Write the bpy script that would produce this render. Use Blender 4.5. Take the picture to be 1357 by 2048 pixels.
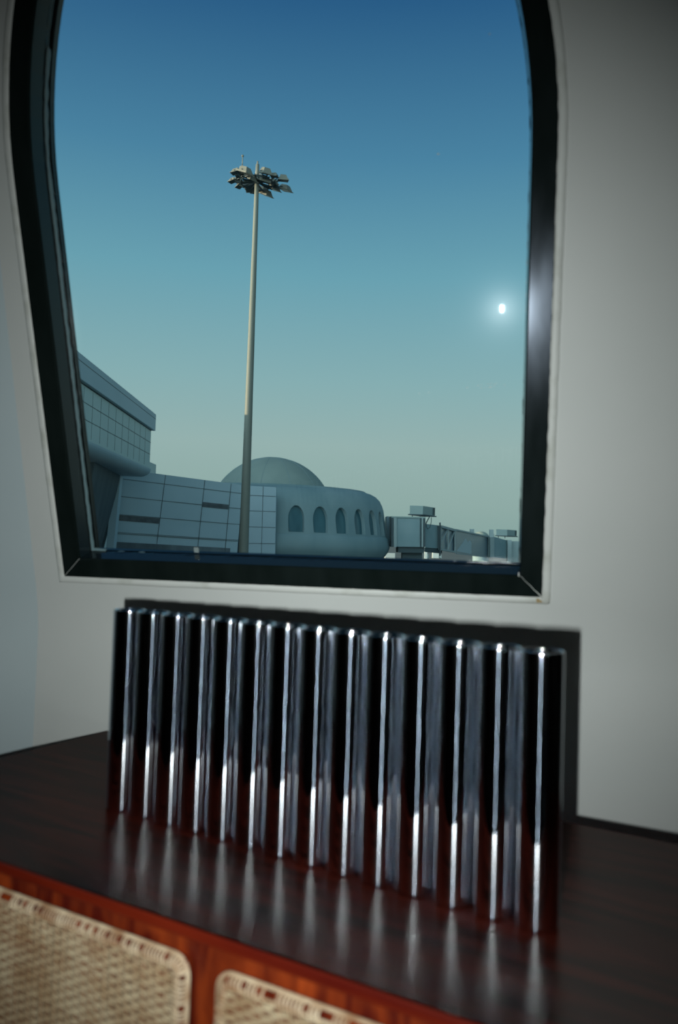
import bpy, bmesh, math, random
from math import sin, cos, pi, radians, tan, atan2, sqrt
from mathutils import Vector, Matrix, noise, geometry
random.seed(7)
for o in list(bpy.data.objects): bpy.data.objects.remove(o)
sc = bpy.context.scene
C = sc.collection

# ------------------------------------------------------------------ camera
S = 0.85                      # interior survey units -> metres
HC = 1.368                    # eye height above the room floor
PITCH, ROLL = 0.03878618, 0.03182751
FPX, CX, CY = 1593.0, 678.5, 1024.0
fw = Vector((0, cos(PITCH), sin(PITCH))); rt0 = Vector((1, 0, 0)); up0 = Vector((0, -sin(PITCH), cos(PITCH)))
rt = rt0*cos(ROLL)+up0*sin(ROLL); up = -rt0*sin(ROLL)+up0*cos(ROLL)
EYE = Vector((0, 0, HC))
cam = bpy.data.cameras.new('camera'); co = bpy.data.objects.new('camera', cam); C.objects.link(co)
co.matrix_world = Matrix(((rt.x, up.x, -fw.x, 0), (rt.y, up.y, -fw.y, 0), (rt.z, up.z, -fw.z, HC), (0, 0, 0, 1)))
cam.sensor_fit = 'VERTICAL'; cam.sensor_height = 36; cam.sensor_width = 24; cam.lens = FPX/2048*36
cam.clip_start = .02; cam.clip_end = 6000
cam.dof.use_dof = True; cam.dof.focus_distance = 5.0; cam.dof.aperture_fstop = 3.1
sc.camera = co

# ------------------------------------------------------------------ exposure, sky, sun, flash
sc.view_settings.view_transform = 'Standard'; sc.view_settings.look = 'None'
sc.view_settings.gamma = 1; sc.view_settings.use_curve_mapping = False
sc.view_settings.exposure = 0.0
sc.cycles.blur_glossy = 0.15; sc.cycles.sample_clamp_indirect = 40.0
w = bpy.data.worlds.new('sky'); sc.world = w; w.use_nodes = True
wn = w.node_tree; wn.nodes.clear()
def N(t, ty, **k):
    n = t.nodes.new(ty)
    for a, b in k.items(): setattr(n, a, b)
    return n
tc = N(wn, 'ShaderNodeTexCoord'); sx = N(wn, 'ShaderNodeSeparateXYZ'); wn.links.new(tc.outputs['Generated'], sx.inputs[0])
rp = N(wn, 'ShaderNodeValToRGB'); wn.links.new(sx.outputs[2], rp.inputs[0])
els = rp.color_ramp.elements
SKY = [(0.0, (.255, .375, .35)), (.05, (.30, .42, .39)), (.12, (.33, .46, .44)), (.2, (.26, .44, .46)), (.32, (.155, .37, .455)),
       (.44, (.075, .235, .37)), (.58, (.022, .105, .24)), (.75, (.028, .075, .13)), (1.0, (.03, .07, .10))]
els[0].position = SKY[0][0]; els[0].color = (*SKY[0][1], 1); els[1].position = 1; els[1].color = (*SKY[-1][1], 1)
for p, c in SKY[1:-1]:
    e = els.new(p); e.color = (*c, 1)
dt = N(wn, 'ShaderNodeVectorMath', operation='DOT_PRODUCT'); wn.links.new(tc.outputs['Generated'], dt.inputs[0]); dt.inputs[1].default_value = (-.66, -.72, -.10)
mxm = N(wn, 'ShaderNodeMath', operation='MAXIMUM'); wn.links.new(dt.outputs['Value'], mxm.inputs[0]); mxm.inputs[1].default_value = 0
pw = N(wn, 'ShaderNodeMath', operation='POWER'); wn.links.new(mxm.outputs[0], pw.inputs[0]); pw.inputs[1].default_value = 3.0
gm = N(wn, 'ShaderNodeVectorMath', operation='SCALE'); gm.inputs[0].default_value = (2.5, 3.3, 3.4); wn.links.new(pw.outputs[0], gm.inputs['Scale'])
ad = N(wn, 'ShaderNodeVectorMath', operation='ADD'); wn.links.new(rp.outputs[0], ad.inputs[0]); wn.links.new(gm.outputs[0], ad.inputs[1])
bg = N(wn, 'ShaderNodeBackground'); wn.links.new(ad.outputs[0], bg.inputs[0]); bg.inputs[1].default_value = 1.12
wo = N(wn, 'ShaderNodeOutputWorld'); wn.links.new(bg.outputs[0], wo.inputs[0])

sl = bpy.data.lights.new('sun', 'SUN'); sl.energy = 6.5; sl.color = (1, .78, .50); sl.angle = radians(.6)
so = bpy.data.objects.new('sun', sl); C.objects.link(so)
sdir = Vector((cos(radians(5))*.985, cos(radians(5))*.17, -sin(radians(5))))
so.rotation_euler = sdir.to_track_quat('-Z', 'Y').to_euler(); so.location = (-80, -20, 60)

FLASH = Vector((-.067, -.030, -.077))*S + EYE
fl = bpy.data.lights.new('camera_flash', 'AREA'); fl.shape = 'RECTANGLE'; fl.size = .012; fl.size_y = .026
fl.energy = 5.5; fl.color = (.92, 1.0, .985); fl.spread = radians(82)
fo = bpy.data.objects.new('camera_flash', fl); C.objects.link(fo)
m = co.matrix_world.copy(); m.translation = FLASH; fo.matrix_world = m

# ------------------------------------------------------------------ helpers
def ray(px, py): return (rt*((px-CX)/FPX) - up*((py-CY)/FPX) + fw)
def at(px, py, Y):                      # real point at distance Y straight ahead of the eye
    d = ray(px, py); return EYE + d*(Y/d.y)
def tag(o, label=None, cat=None, group=None, kind=None):
    if label: o['label'] = label
    if cat: o['category'] = cat
    if group: o['group'] = group
    if kind: o['kind'] = kind
    return o
def empty(name, mw, label=None, cat=None, group=None, kind=None):
    o = bpy.data.objects.new(name, None); C.objects.link(o); o.empty_display_size = .05
    o.matrix_world = mw if isinstance(mw, Matrix) else Matrix.Translation(Vector(mw))
    return tag(o, label, cat, group, kind)
WM = {}
class MB:
    """collects geometry; coordinates are in whatever frame build() is told"""
    def __init__(s): s.v = []; s.f = []; s.sm = []
    def add(s, vs, fs, smooth=False):
        b = len(s.v); s.v += [Vector(p) for p in vs]; s.f += [[i+b for i in f] for f in fs]; s.sm += [smooth]*len(fs); return s
    def box(s, lo, hi, M=None, bev=0):
        x0, y0, z0 = lo; x1, y1, z1 = hi
        if bev:
            bm = bmesh.new(); bmesh.ops.create_cube(bm, size=1)
            for v in bm.verts: v.co = Vector(((x0+x1)/2+v.co.x*(x1-x0), (y0+y1)/2+v.co.y*(y1-y0), (z0+z1)/2+v.co.z*(z1-z0)))
            bmesh.ops.bevel(bm, geom=bm.edges[:], offset=bev, segments=3, affect='EDGES', profile=.5)
            bm.verts.index_update()
            vs = [v.co.copy() for v in bm.verts]; fs = [[v.index for v in f.verts] for f in bm.faces]; bm.free()
        else:
            vs = [Vector(p) for p in ((x0,y0,z0),(x1,y0,z0),(x1,y1,z0),(x0,y1,z0),(x0,y0,z1),(x1,y0,z1),(x1,y1,z1),(x0,y1,z1))]
            fs = [(0,3,2,1),(4,5,6,7),(0,1,5,4),(1,2,6,5),(2,3,7,6),(3,0,4,7)]
        if M: vs = [M @ v for v in vs]
        return s.add(vs, fs)
    def hexa(s, p8):                     # bottom 4 then top 4
        return s.add(p8, [(0,3,2,1),(4,5,6,7),(0,1,5,4),(1,2,6,5),(2,3,7,6),(3,0,4,7)])
    def tube(s, pts, r, n=8, closed=False, rfun=None, caps=True):
        pts = [Vector(p) for p in pts]; m = len(pts); vs = []
        nrm = None
        for i, p in enumerate(pts):
            if closed: t = pts[(i+1) % m]-pts[i-1]
            else: t = pts[min(i+1, m-1)]-pts[max(i-1, 0)]
            t.normalize()
            if nrm is None:
                nrm = t.orthogonal().normalized()
            else:
                nrm = (nrm - t*nrm.dot(t)).normalized()
            b = t.cross(nrm)
            rr = rfun(i/(m-1)) if rfun else r
            for k in range(n):
                a = 2*pi*k/n; vs.append(p+(nrm*cos(a)+b*sin(a))*rr)
        fs = []
        for i in range(m if closed else m-1):
            j = (i+1) % m
            for k in range(n):
                l = (k+1) % n; fs.append((i*n+k, i*n+l, j*n+l, j*n+k))
        s.add(vs, fs, True)
        if not closed and caps: s.add([], []); s.f += [[len(s.v)-len(vs)+k for k in range(n)][::-1], [len(s.v)-n+k for k in range(n)]]; s.sm += [False, False]
        return s
    def lathe(s, prof, n=48, axis=(0, 0), M=None, smooth=True, a0=0, a1=2*pi):
        full = abs(a1-a0-2*pi) < 1e-6; cols = n if full else n+1
        vs = []
        for k in range(cols):
            a = a0+(a1-a0)*k/n
            for r, z in prof: vs.append(Vector((axis[0]+r*cos(a), axis[1]+r*sin(a), z)))
        L = len(prof); fs = []
        for k in range(n):
            k2 = (k+1) % cols
            for i in range(L-1): fs.append((k*L+i, k2*L+i, k2*L+i+1, k*L+i+1))
        if M: vs = [M @ v for v in vs]
        return s.add(vs, fs, smooth)
    def build(s, name, mat, parent=None, world=True, merge=False, kind=None, auto=None):
        me = bpy.data.meshes.new(name)
        inv = parent_world(parent).inverted() if (parent and world) else Matrix.Identity(4)
        me.from_pydata([inv @ v for v in s.v], [], s.f); me.update()
        for p, q in zip(me.polygons, s.sm): p.use_smooth = q
        if merge:
            bm = bmesh.new(); bm.from_mesh(me); bmesh.ops.remove_doubles(bm, verts=bm.verts, dist=1e-5)
            bmesh.ops.recalc_face_normals(bm, faces=bm.faces); bm.to_mesh(me); bm.free()
        o = bpy.data.objects.new(name, me); C.objects.link(o)
        if mat: me.materials.append(mat)
        if parent: o.parent = parent
        WM[o.name] = parent_world(parent) if parent else Matrix.Identity(4)
        if kind: o['kind'] = kind
        return o
def parent_world(o):
    if o is None: return Matrix.Identity(4)
    if o.name in WM: return WM[o.name]
    return o.matrix_world if o.parent is None else parent_world(o.parent) @ o.matrix_local

# ------------------------------------------------------------------ materials
def mat(name, col, rough=.5, metal=0, **k):
    m = bpy.data.materials.new(name); m.use_nodes = True; t = m.node_tree; p = t.nodes['Principled BSDF']
    p.inputs['Base Color'].default_value = (*col, 1); p.inputs['Roughness'].default_value = rough; p.inputs['Metallic'].default_value = metal
    for a, b in k.items(): p.inputs[a.replace('_', ' ')].default_value = b
    return m
def noise_col(m, c1, c2, scale=4, detail=6, stretch=(1, 1, 1), lo=.35, hi=.65, bump=0, rvar=None, dist=0, coord='Object'):
    t = m.node_tree; p = t.nodes['Principled BSDF']
    tc = N(t, 'ShaderNodeTexCoord'); mp = N(t, 'ShaderNodeMapping'); mp.inputs['Scale'].default_value = stretch
    t.links.new(tc.outputs[coord], mp.inputs[0])
    nz = N(t, 'ShaderNodeTexNoise'); nz.inputs['Scale'].default_value = scale; nz.inputs['Detail'].default_value = detail
    nz.inputs['Distortion'].default_value = dist
    t.links.new(mp.outputs[0], nz.inputs[0])
    r = N(t, 'ShaderNodeValToRGB'); r.color_ramp.elements[0].position = lo; r.color_ramp.elements[1].position = hi
    r.color_ramp.elements[0].color = (*c1, 1); r.color_ramp.elements[1].color = (*c2, 1)
    t.links.new(nz.outputs[0], r.inputs[0]); t.links.new(r.outputs[0], p.inputs['Base Color'])
    if bump:
        b = N(t, 'ShaderNodeBump'); b.inputs['Strength'].default_value = bump; b.inputs['Distance'].default_value = .002
        t.links.new(nz.outputs[0], b.inputs['Height']); t.links.new(b.outputs[0], p.inputs['Normal'])
    if rvar:
        q = N(t, 'ShaderNodeMapRange'); q.inputs['To Min'].default_value = rvar[0]; q.inputs['To Max'].default_value = rvar[1]
        q.inputs['From Min'].default_value = .3; q.inputs['From Max'].default_value = .7
        t.links.new(nz.outputs[0], q.inputs[0]); t.links.new(q.outputs[0], p.inputs['Roughness'])
    return m
M = {}
M['wall'] = noise_col(mat('painted_plaster', (.6, .6, .58), .55), (.57, .585, .565), (.60, .61, .59), 3, 5, (1, 1, 1), .3, .6, bump=.05)
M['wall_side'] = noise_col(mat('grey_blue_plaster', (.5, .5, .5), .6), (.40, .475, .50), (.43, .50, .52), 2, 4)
M['bead'] = noise_col(mat('white_sealant_paint', (.65, .66, .63), .5), (.50, .51, .46), (.66, .67, .64), 14, 6, (1, 1, 1), .3, .5, bump=.3)
M['stain'] = mat('rust_stain', (.36, .26, .12), .7)
M['frame'] = noise_col(mat('dark_green_aluminium', (.010, .016, .014), .30, 0, IOR=1.38, Specular_Tint=(.72, .82, 1, 1)), (.006, .010, .009), (.009, .014, .013), 18, 3, (1, 1, .08), rvar=(.15, .22))
M['reveal'] = mat('dark_aluminium_reveal', (.010, .018, .022), .13, 0, Specular_IOR_Level=.28, Specular_Tint=(1, .85, .75, 1))
M['gasket'] = mat('black_rubber_gasket', (.003, .004, .004), .22, 0, Specular_IOR_Level=.3)
M['sealant'] = mat('translucent_sealant', (.16, .25, .27), .4)
M['ceil'] = mat('dim_ceiling', (.06, .045, .03), .8)
M['dark'] = mat('dark_wood_panelling', (.03, .018, .012), .8)
M['floor'] = noise_col(mat('dark_carpet', (.03, .02, .02), .9), (.02, .015, .013), (.035, .028, .022), 60, 4)
# chrome
m = mat('polished_chrome', (.84, .86, .90), .055, 1.0); t = m.node_tree; p = t.nodes['Principled BSDF']
tc = N(t, 'ShaderNodeTexCoord'); mp = N(t, 'ShaderNodeMapping'); mp.inputs['Scale'].default_value = (1, 1, .55)
nz = N(t, 'ShaderNodeTexNoise'); nz.inputs['Scale'].default_value = 11; nz.inputs['Detail'].default_value = 1; nz.inputs['Distortion'].default_value = .3
oi = N(t, 'ShaderNodeObjectInfo'); va = N(t, 'ShaderNodeVectorMath', operation='ADD')
t.links.new(tc.outputs['Object'], va.inputs[0]); t.links.new(oi.outputs['Random'], va.inputs[1]); t.links.new(va.outputs[0], mp.inputs[0]); t.links.new(mp.outputs[0], nz.inputs[0])
mr = N(t, 'ShaderNodeMapRange'); mr.inputs['From Min'].default_value = .5; mr.inputs['From Max'].default_value = .8; mr.inputs['To Min'].default_value = .09; mr.inputs['To Max'].default_value = .15
t.links.new(nz.outputs[0], mr.inputs[0])
g2 = N(t, 'ShaderNodeBsdfAnisotropic'); g2.inputs['Color'].default_value = (.66, .80, 1.0, 1); g2.inputs['Roughness'].default_value = .30; g2.inputs['Anisotropy'].default_value = 1.0
tg = N(t, 'ShaderNodeTangent'); tg.direction_type = 'RADIAL'; tg.axis = 'Z'; t.links.new(tg.outputs[0], g2.inputs['Tangent'])
mx = N(t, 'ShaderNodeMixShader'); t.links.new(mr.outputs[0], mx.inputs[0]); t.links.new(p.outputs[0], mx.inputs[1]); t.links.new(g2.outputs[0], mx.inputs[2])
t.links.new(mx.outputs[0], t.nodes['Material Output'].inputs[0]); M['chrome'] = m; CHROME_G2 = g2
# woods: object coordinates, grain along local x
M['top'] = noise_col(mat('varnished_dark_rosewood', (.05, .012, .006), .22, 0, Specular_IOR_Level=.16), (.006, .0010, .0006), (.050, .006, .003), 3.2, 9, (1.2, 14, 14), .35, .68, rvar=(.235, .265), dist=.6)
m = M['top']; t = m.node_tree; p = t.nodes['Principled BSDF']; p.inputs['Specular IOR Level'].default_value = 0
tg_ = N(t, 'ShaderNodeBsdfGlossy'); tg_.inputs[0].default_value = (1, .97, .95, 1)
rl = [l for l in t.links if l.to_socket == p.inputs['Roughness']][0].from_socket; t.links.new(rl, tg_.inputs['Roughness'])
mx_ = N(t, 'ShaderNodeMixShader'); mx_.inputs[0].default_value = .062
t.links.new(p.outputs[0], mx_.inputs[1]); t.links.new(tg_.outputs[0], mx_.inputs[2]); t.links.new(mx_.outputs[0], t.nodes['Material Output'].inputs[0])
M['edge'] = noise_col(mat('red_rosewood_edge', (.30, .05, .012), .35, 0, Coat_Weight=.1), (.10, .006, .003), (.19, .017, .005), 3.0, 7, (1.5, 10, 16), .35, .65, dist=.5)
M['front'] = noise_col(mat('red_figured_rosewood', (.25, .04, .01), .38, 0, Coat_Weight=.1), (.10, .008, .004), (.40, .060, .010), 3.4, 5, (6, 6, 1.2), .40, .72, dist=1.4)
M['cane'] = noise_col(mat('woven_cane', (.6, .45, .27), .45), (.54, .36, .20), (.82, .66, .43), 22, 5, (1, 1, 1), .35, .62)
M['cane_dark'] = noise_col(mat('cane_stake', (.4, .2, .1), .5), (.24, .09, .04), (.46, .27, .14), 16, 5)
M['cane_bind'] = noise_col(mat('cane_binding', (.6, .45, .28), .4), (.46, .26, .14), (.84, .66, .45), 34, 4)
# outside
M['panel'] = noise_col(mat('aluminium_cladding', (.3, .36, .38), .5), (.40, .52, .58), (.44, .56, .62), .35, 4)
M['panel_green'] = noise_col(mat('terminal_cladding', (.3, .36, .36), .5), (.50, .62, .60), (.56, .67, .65), .25, 4)
M['joint'] = mat('dark_joint', (.05, .07, .075), .6)
M['slot'] = noise_col(mat('slot_window', (.06, .08, .1), .3), (.05, .065, .08), (.09, .11, .13), 3, 3)
M['recess'] = noise_col(mat('shaded_recess_wall', (.12, .16, .18), .6), (.04, .06, .07), (.075, .095, .105), .8, 5, (1, 1, .2))  # low albedo carries the shade under the overhang
M['concrete'] = noise_col(mat('weathered_concrete', (.3, .35, .36), .7), (.20, .30, .32), (.29, .385, .40), .5, 6, (1, 1, .5), .3, .7)
M['dome'] = noise_col(mat('dome_shell', (.3, .36, .35), .7), (.27, .33, .30), (.31, .37, .335), .4, 5)
M['teal'] = noise_col(mat('teal_window_glass', (.05, .12, .14), .15), (.035, .10, .125), (.07, .17, .20), .8, 4, (1, 1, .3))
M['bridge'] = noise_col(mat('painted_steel', (.25, .33, .36), .6), (.22, .33, .35), (.29, .39, .41), .5, 5)
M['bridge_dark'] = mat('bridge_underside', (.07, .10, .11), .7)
M['bridge_glass'] = mat('bridge_glazing', (.14, .21, .25), .25)
M['bridge_light'] = mat('pale_bridge_panel', (.36, .43, .43), .6)
M['acunit'] = mat('air_conditioner_casing', (.34, .42, .40), .6)
M['mast'] = mat('galvanised_mast', (.19, .20, .17), .6)
M['lamp'] = mat('floodlight_housing', (.20, .20, .165), .5)
M['lampglass'] = mat('floodlight_lens', (.03, .05, .055), .3)
M['ground'] = noise_col(mat('apron_concrete', (.4, .4, .36), .9), (.085, .11, .115), (.12, .15, .15), .02, 3)
M['sign'] = mat('pale_sign_print', (.48, .56, .58), .6)
M['white'] = mat('pale_paint', (.6, .66, .64), .6); M['sticker'] = mat('grey_sticker', (.22, .27, .27), .8)
# window glass: clear, tinted, with a faint dusty film
m = bpy.data.materials.new('tinted_window_glass'); m.use_nodes = True; t = m.node_tree; t.nodes.clear()
tr = N(t, 'ShaderNodeBsdfTransparent'); tr.inputs[0].default_value = (.935, .962, .965, 1)
gl = N(t, 'ShaderNodeBsdfGlossy'); gl.inputs['Roughness'].default_value = .009
gd = N(t, 'ShaderNodeBsdfGlossy'); gd.inputs['Roughness'].default_value = .16; gd.inputs[0].default_value = (.9, .95, 1, 1)
fr = N(t, 'ShaderNodeFresnel'); fr.inputs[0].default_value = 1.5
m1 = N(t, 'ShaderNodeMixShader'); t.links.new(fr.outputs[0], m1.inputs[0]); t.links.new(tr.outputs[0], m1.inputs[1]); t.links.new(gl.outputs[0], m1.inputs[2])
m2 = N(t, 'ShaderNodeMixShader'); m2.inputs[0].default_value = .0009; t.links.new(m1.outputs[0], m2.inputs[1]); t.links.new(gd.outputs[0], m2.inputs[2])
ou = N(t, 'ShaderNodeOutputMaterial'); t.links.new(m2.outputs[0], ou.inputs[0]); M['glass'] = m

# ------------------------------------------------------------------ window wall geometry (survey units *S)
YAW, LEAN = 0.21124585, 0.30402681
A_ = Vector((cos(YAW), -sin(YAW), 0)); Nn = Vector((sin(YAW)*cos(LEAN), cos(YAW)*cos(LEAN), sin(LEAN)))
B_ = A_.cross(Nn); B_ = B_ if B_.z > 0 else -B_
D1, D2 = 2.1249136*S, 1.95764624*S
def on_plane(px, py, n, d):
    r = ray(px, py); return r*(d/n.dot(r))+EYE
O_ = on_plane(130, 1152, Nn, D2)                      # lower left outer corner of the window frame
def W(a, b, d=0.0): return O_ + A_*(a*S) + B_*(b*S) + Nn*(d*S)
N1 = Vector((sin(YAW), cos(YAW), 0))
zc = HC-.23321434*S                                    # height of the crease between lower and leaning wall
b_c = (zc-O_.z)/(B_.z*S)
WW, B0 = 1.3375, 1.06                                  # frame width, springing height
def outline(ins=0.0, n=26, b_in=None):
    """closed frame outline (a,b), inset by ins, starting bottom left, counter-clockwise seen from the room"""
    bi = ins if b_in is None else b_in
    R = WW-ins; pts = [(ins, bi), (WW-ins, bi)]
    k = 10
    for i in range(1, k): pts.append((WW-ins, bi+(B0-bi)*i/k))
    # right arc: centre at (ins.. left spring) radius
    cxl = 0.0; Rr = WW-ins
    apex = math.acos((WW/2)/Rr)
    for i in range(n+1):
        a = apex*i/n; pts.append((cxl+Rr*cos(a), B0+Rr*sin(a)))
    for i in range(n-1, -1, -1):
        a = apex*i/n; pts.append((WW-Rr*cos(a), B0+Rr*sin(a)))
    for i in range(k-1, 0, -1): pts.append((ins, bi+(B0-bi)*i/k))
    return pts
def dense(pts, st=.004):
    out = []
    for i, p in enumerate(pts):
        q = pts[(i+1) % len(pts)]; L = math.dist(p, q); n = max(1, int(L/st))
        for k in range(n): out.append((p[0]+(q[0]-p[0])*k/n, p[1]+(q[1]-p[1])*k/n))
    return out
def sheet_with_hole(outer, hole, d0, d1, mb):
    polys = [[Vector((*p, 0)) for p in outer], [Vector((*p, 0)) for p in hole]]
    tri = geometry.tessellate_polygon(polys); allp = outer+hole; n = len(allp)
    vs = [W(a, b, d0) for a, b in allp]+[W(a, b, d1) for a, b in allp]
    fs = [tuple(t) for t in tri]+[tuple(i+n for i in t[::-1]) for t in tri]
    no = len(outer)
    for base, L in ((0, no), (no, len(hole))):
        for i in range(L):
            j = (i+1) % L; fs.append((base+i, base+j, base+j+n, base+i+n))
    mb.add(vs, fs)
# corner with the left wall, leaning with the window wall
cL_low = on_plane(68, 1490, N1, D1); cL_cr = on_plane(78, 1225, Nn, D2); cL_up = on_plane(8, 590, Nn, D2)
def on_corner(z):
    if z <= zc: k = (z-cL_cr.z)/(cL_low.z-cL_cr.z); return cL_cr.lerp(cL_low, k) if False else Vector((cL_cr.x, cL_cr.y, z))
    d = (cL_up-cL_cr); return cL_cr + d*((z-cL_cr.z)/d.z)
ZT = 3.35
def ab_of(P): v = P-O_; return (v.dot(A_)/S, v.dot(B_)/S)
aR = 3.0
tl = ab_of(on_corner(ZT)); bl = ab_of(on_corner(zc))
TF = .070                                              # length of the rounded crease either side
tL = tan(LEAN)
def inset(z):                                          # how far the wall leans in over its base, at height z
    zt_, zb_ = zc+TF*cos(LEAN), zc-TF
    if z >= zt_: return (z-zc)*tL
    if z <= zb_: return 0.0
    f = (z-zb_)/(zt_-zb_); return (zt_-zc)*tL*f*f
yl = YAW-radians(45); Al = Vector((-cos(yl), sin(yl), 0)); Nl = Vector((sin(yl), cos(yl), 0))
P0 = Vector((cL_cr.x, cL_cr.y, zc)); Dl = Nl.dot(P0); D1p = N1.dot(P0)
KAP = (Dl-Nl.dot(cL_up))/inset(cL_up.z)
def corner(z):                                         # where the two walls meet at height z
    a, b = D1p-inset(z), Dl-KAP*inset(z); det = N1.x*Nl.y-N1.y*Nl.x
    return Vector(((a*Nl.y-b*N1.y)/det, (N1.x*b-Nl.x*a)/det, z))
zF = zc+TF*cos(LEAN)
bF = (zF-O_.z)/(B_.z*S); bT = (ZT-O_.z)/(B_.z*S)
mb = MB()
sheet_with_hole([(ab_of(corner(zF))[0], bF), (aR, bF), (aR, bT), (ab_of(corner(ZT))[0], bT)], outline(-.003), 0, .14, mb)
wu = mb.build('wall_front', M['wall'], merge=True, kind='structure')
zs = [0]+[zc-TF+(TF*(1+cos(LEAN)))*k/10 for k in range(11)]
P1 = W(aR, b_c); LF = (P1-P0).dot(A_)
mb = MB(); th = N1*.12; vs = []
for z in zs:
    c = corner(z); r_ = Vector((P0.x, P0.y, z))+A_*LF-N1*inset(z); vs += [c, r_, r_+th, c+th]
K = len(zs); mb.add(vs, [(i*4+q, i*4+(q+1) % 4, (i+1)*4+(q+1) % 4, (i+1)*4+q) for i in range(K-1) for q in range(4)]+[(3, 2, 1, 0), (4*K-4, 4*K-3, 4*K-2, 4*K-1)], False)
wfb = mb.build('wall_front_base', M['wall'], merge=True, kind='structure')
for p in wfb.data.polygons: p.use_smooth = True
wfb.data.set_sharp_from_angle(angle=radians(40))
def vq(a, b, z0, z1, thk, mb):
    mb.hexa([Vector((a.x, a.y, z0)), Vector((b.x, b.y, z0)), Vector((b.x, b.y, z0))+thk, Vector((a.x, a.y, z0))+thk,
             Vector((a.x, a.y, z1)), Vector((b.x, b.y, z1)), Vector((b.x, b.y, z1))+thk, Vector((a.x, a.y, z1))+thk])
LL = 2.6
q0 = Vector((P0.x, P0.y, 0)); q1 = q0+Al*LL
mb = MB(); vs = []; th = Nl*.12; zs2 = zs+[ZT]
for z in zs2:
    c = corner(z); r_ = Vector((q1.x, q1.y, z))-Nl*KAP*inset(z); vs += [r_, c, c+th, r_+th]
K = len(zs2); mb.add(vs, [(i*4+q, i*4+(q+1) % 4, (i+1)*4+(q+1) % 4, (i+1)*4+q) for i in range(K-1) for q in range(4)]+[(3, 2, 1, 0), (4*K-4, 4*K-3, 4*K-2, 4*K-1)], False)
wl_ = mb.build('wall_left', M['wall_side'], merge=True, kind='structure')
for p in wl_.data.polygons: p.use_smooth = True
wl_.data.set_sharp_from_angle(angle=radians(40))
# rest of the dim room
fr_ = Vector((P1.x, P1.y, 0)); bl_ = Vector((q1.x, q1.y, 0))
bk_l = bl_+Vector((-.3, -4.0, 0)); bk_r = Vector((fr_.x+.9, -3.6, 0)); rr_ = fr_+Vector((.9, -1.3, 0))
def wall(a, b, name, mt, hole=None):
    mb = MB(); d = (b-a); L = d.length; u = d/L; n = Vector((u.y, -u.x, 0)).normalized()
    mid = (a+b)/2
    if n.dot(mid-Vector((.3, -.6, 0))) < 0: n = -n
    def seg(s0, s1, z0, z1): vq(a+u*s0, a+u*s1, z0, z1, n*.12, mb)
    if hole:
        s0, s1, z0, z1 = hole
        seg(0, s0, 0, ZT); seg(s1, L, 0, ZT); seg(s0, s1, 0, z0); seg(s0, s1, z1, ZT)
    else: seg(0, L, 0, ZT)
    return mb.build(name, mt, kind='structure'), u, n
wall(bl_, bk_l, 'wall_left_rear', M['dark'])
wb, ub_, nb_ = wall(bk_l, bk_r, 'wall_back', M['dark'], ((bk_r-bk_l).length-1.7, (bk_r-bk_l).length-1.1, 1.1, 2.4))
wall(bk_r, rr_, 'wall_right_rear', M['dark']); wall(rr_, fr_, 'wall_right', M['dark'])
mb = MB(); Lb = (bk_r-bk_l).length; s0, s1, z0, z1 = Lb-1.7, Lb-1.1, 1.1, 2.4
for (a, b, c, d) in ((s0, s0+.06, z0, z1), (s1-.06, s1, z0, z1), (s0+.06, s1-.06, z0, z0+.06), (s0+.06, s1-.06, z1-.06, z1)):
    vq(bk_l+ub_*a+nb_*.03, bk_l+ub_*b+nb_*.03, c, d, nb_*.06, mb)
w2 = mb.build('added_rear_window', M['frame'], kind='structure')  # unseen window, added so the tubes reflect a strip of blue sky
mb = MB(); vq(bk_l+ub_*(s0+.06)+nb_*.055, bk_l+ub_*(s1-.06)+nb_*.055, z0+.06, z1-.06, nb_*.008, mb); mb.build('added_rear_pane', M['glass'], w2)
poly = [Vector((q0.x, q0.y, 0))+N1*.3, fr_+Vector((.3, .3, 0)), rr_+Vector((.3, 0, 0)), bk_r+Vector((.3, -.3, 0)), bk_l+Vector((-.3, -.3, 0)), bl_+Vector((-.3, .3, 0))]
for nm, z, mt in (('floor', -.1, M['floor']), ('ceiling', ZT, M['ceil'])):
    mb = MB(); n = len(poly); vs = [p+Vector((0, 0, z)) for p in poly]+[p+Vector((0, 0, z+.1)) for p in poly]
    mb.add(vs, [tuple(range(n))[::-1], tuple(range(n, 2*n))]+[(i, (i+1) % n, (i+1) % n+n, i+n) for i in range(n)])
    mb.build(nm, mt, kind='structure')

# ------------------------------------------------------------------ window_1
win = empty('window_1', W(WW/2, 0), kind='structure')
def sweep(loops, mat_, name, parent, smooth=False, closed_prof=True):
    """loops: list of point loops [(a,b,d)...] of equal length, forming a ring-shaped solid"""
    mb = MB(); L = len(loops[0]); K = len(loops); vs = [W(*p) for lp in loops for p in lp]; fs = []
    for k in range(K if closed_prof else K-1):
        k2 = (k+1) % K
        for i in range(L):
            j = (i+1) % L; fs.append((k*L+i, k*L+j, k2*L+j, k2*L+i))
    mb.add(vs, fs, smooth); return mb.build(name, mat_, parent, merge=True)
def lpl(ins, d, sh): return [(a+sh*min(1, max(0, (.35-a)/.2)), b, d) for a, b in outline(ins)]
def lp(ins, d): return [(a, b, d) for a, b in outline(ins)]
sweep([lp(.0, .02), lp(.0, -.003), lp(.002, -.006), lp(.053, -.006), lp(.056, -.003), lp(.057, .0), lp(.0571, .02)], M['frame'], 'window_frame', win)
sweep([lp(.0, .02), lp(.057, .0), lp(.060, .047), lp(.0, .047)], M['reveal'], 'frame_reveal', win)
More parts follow.
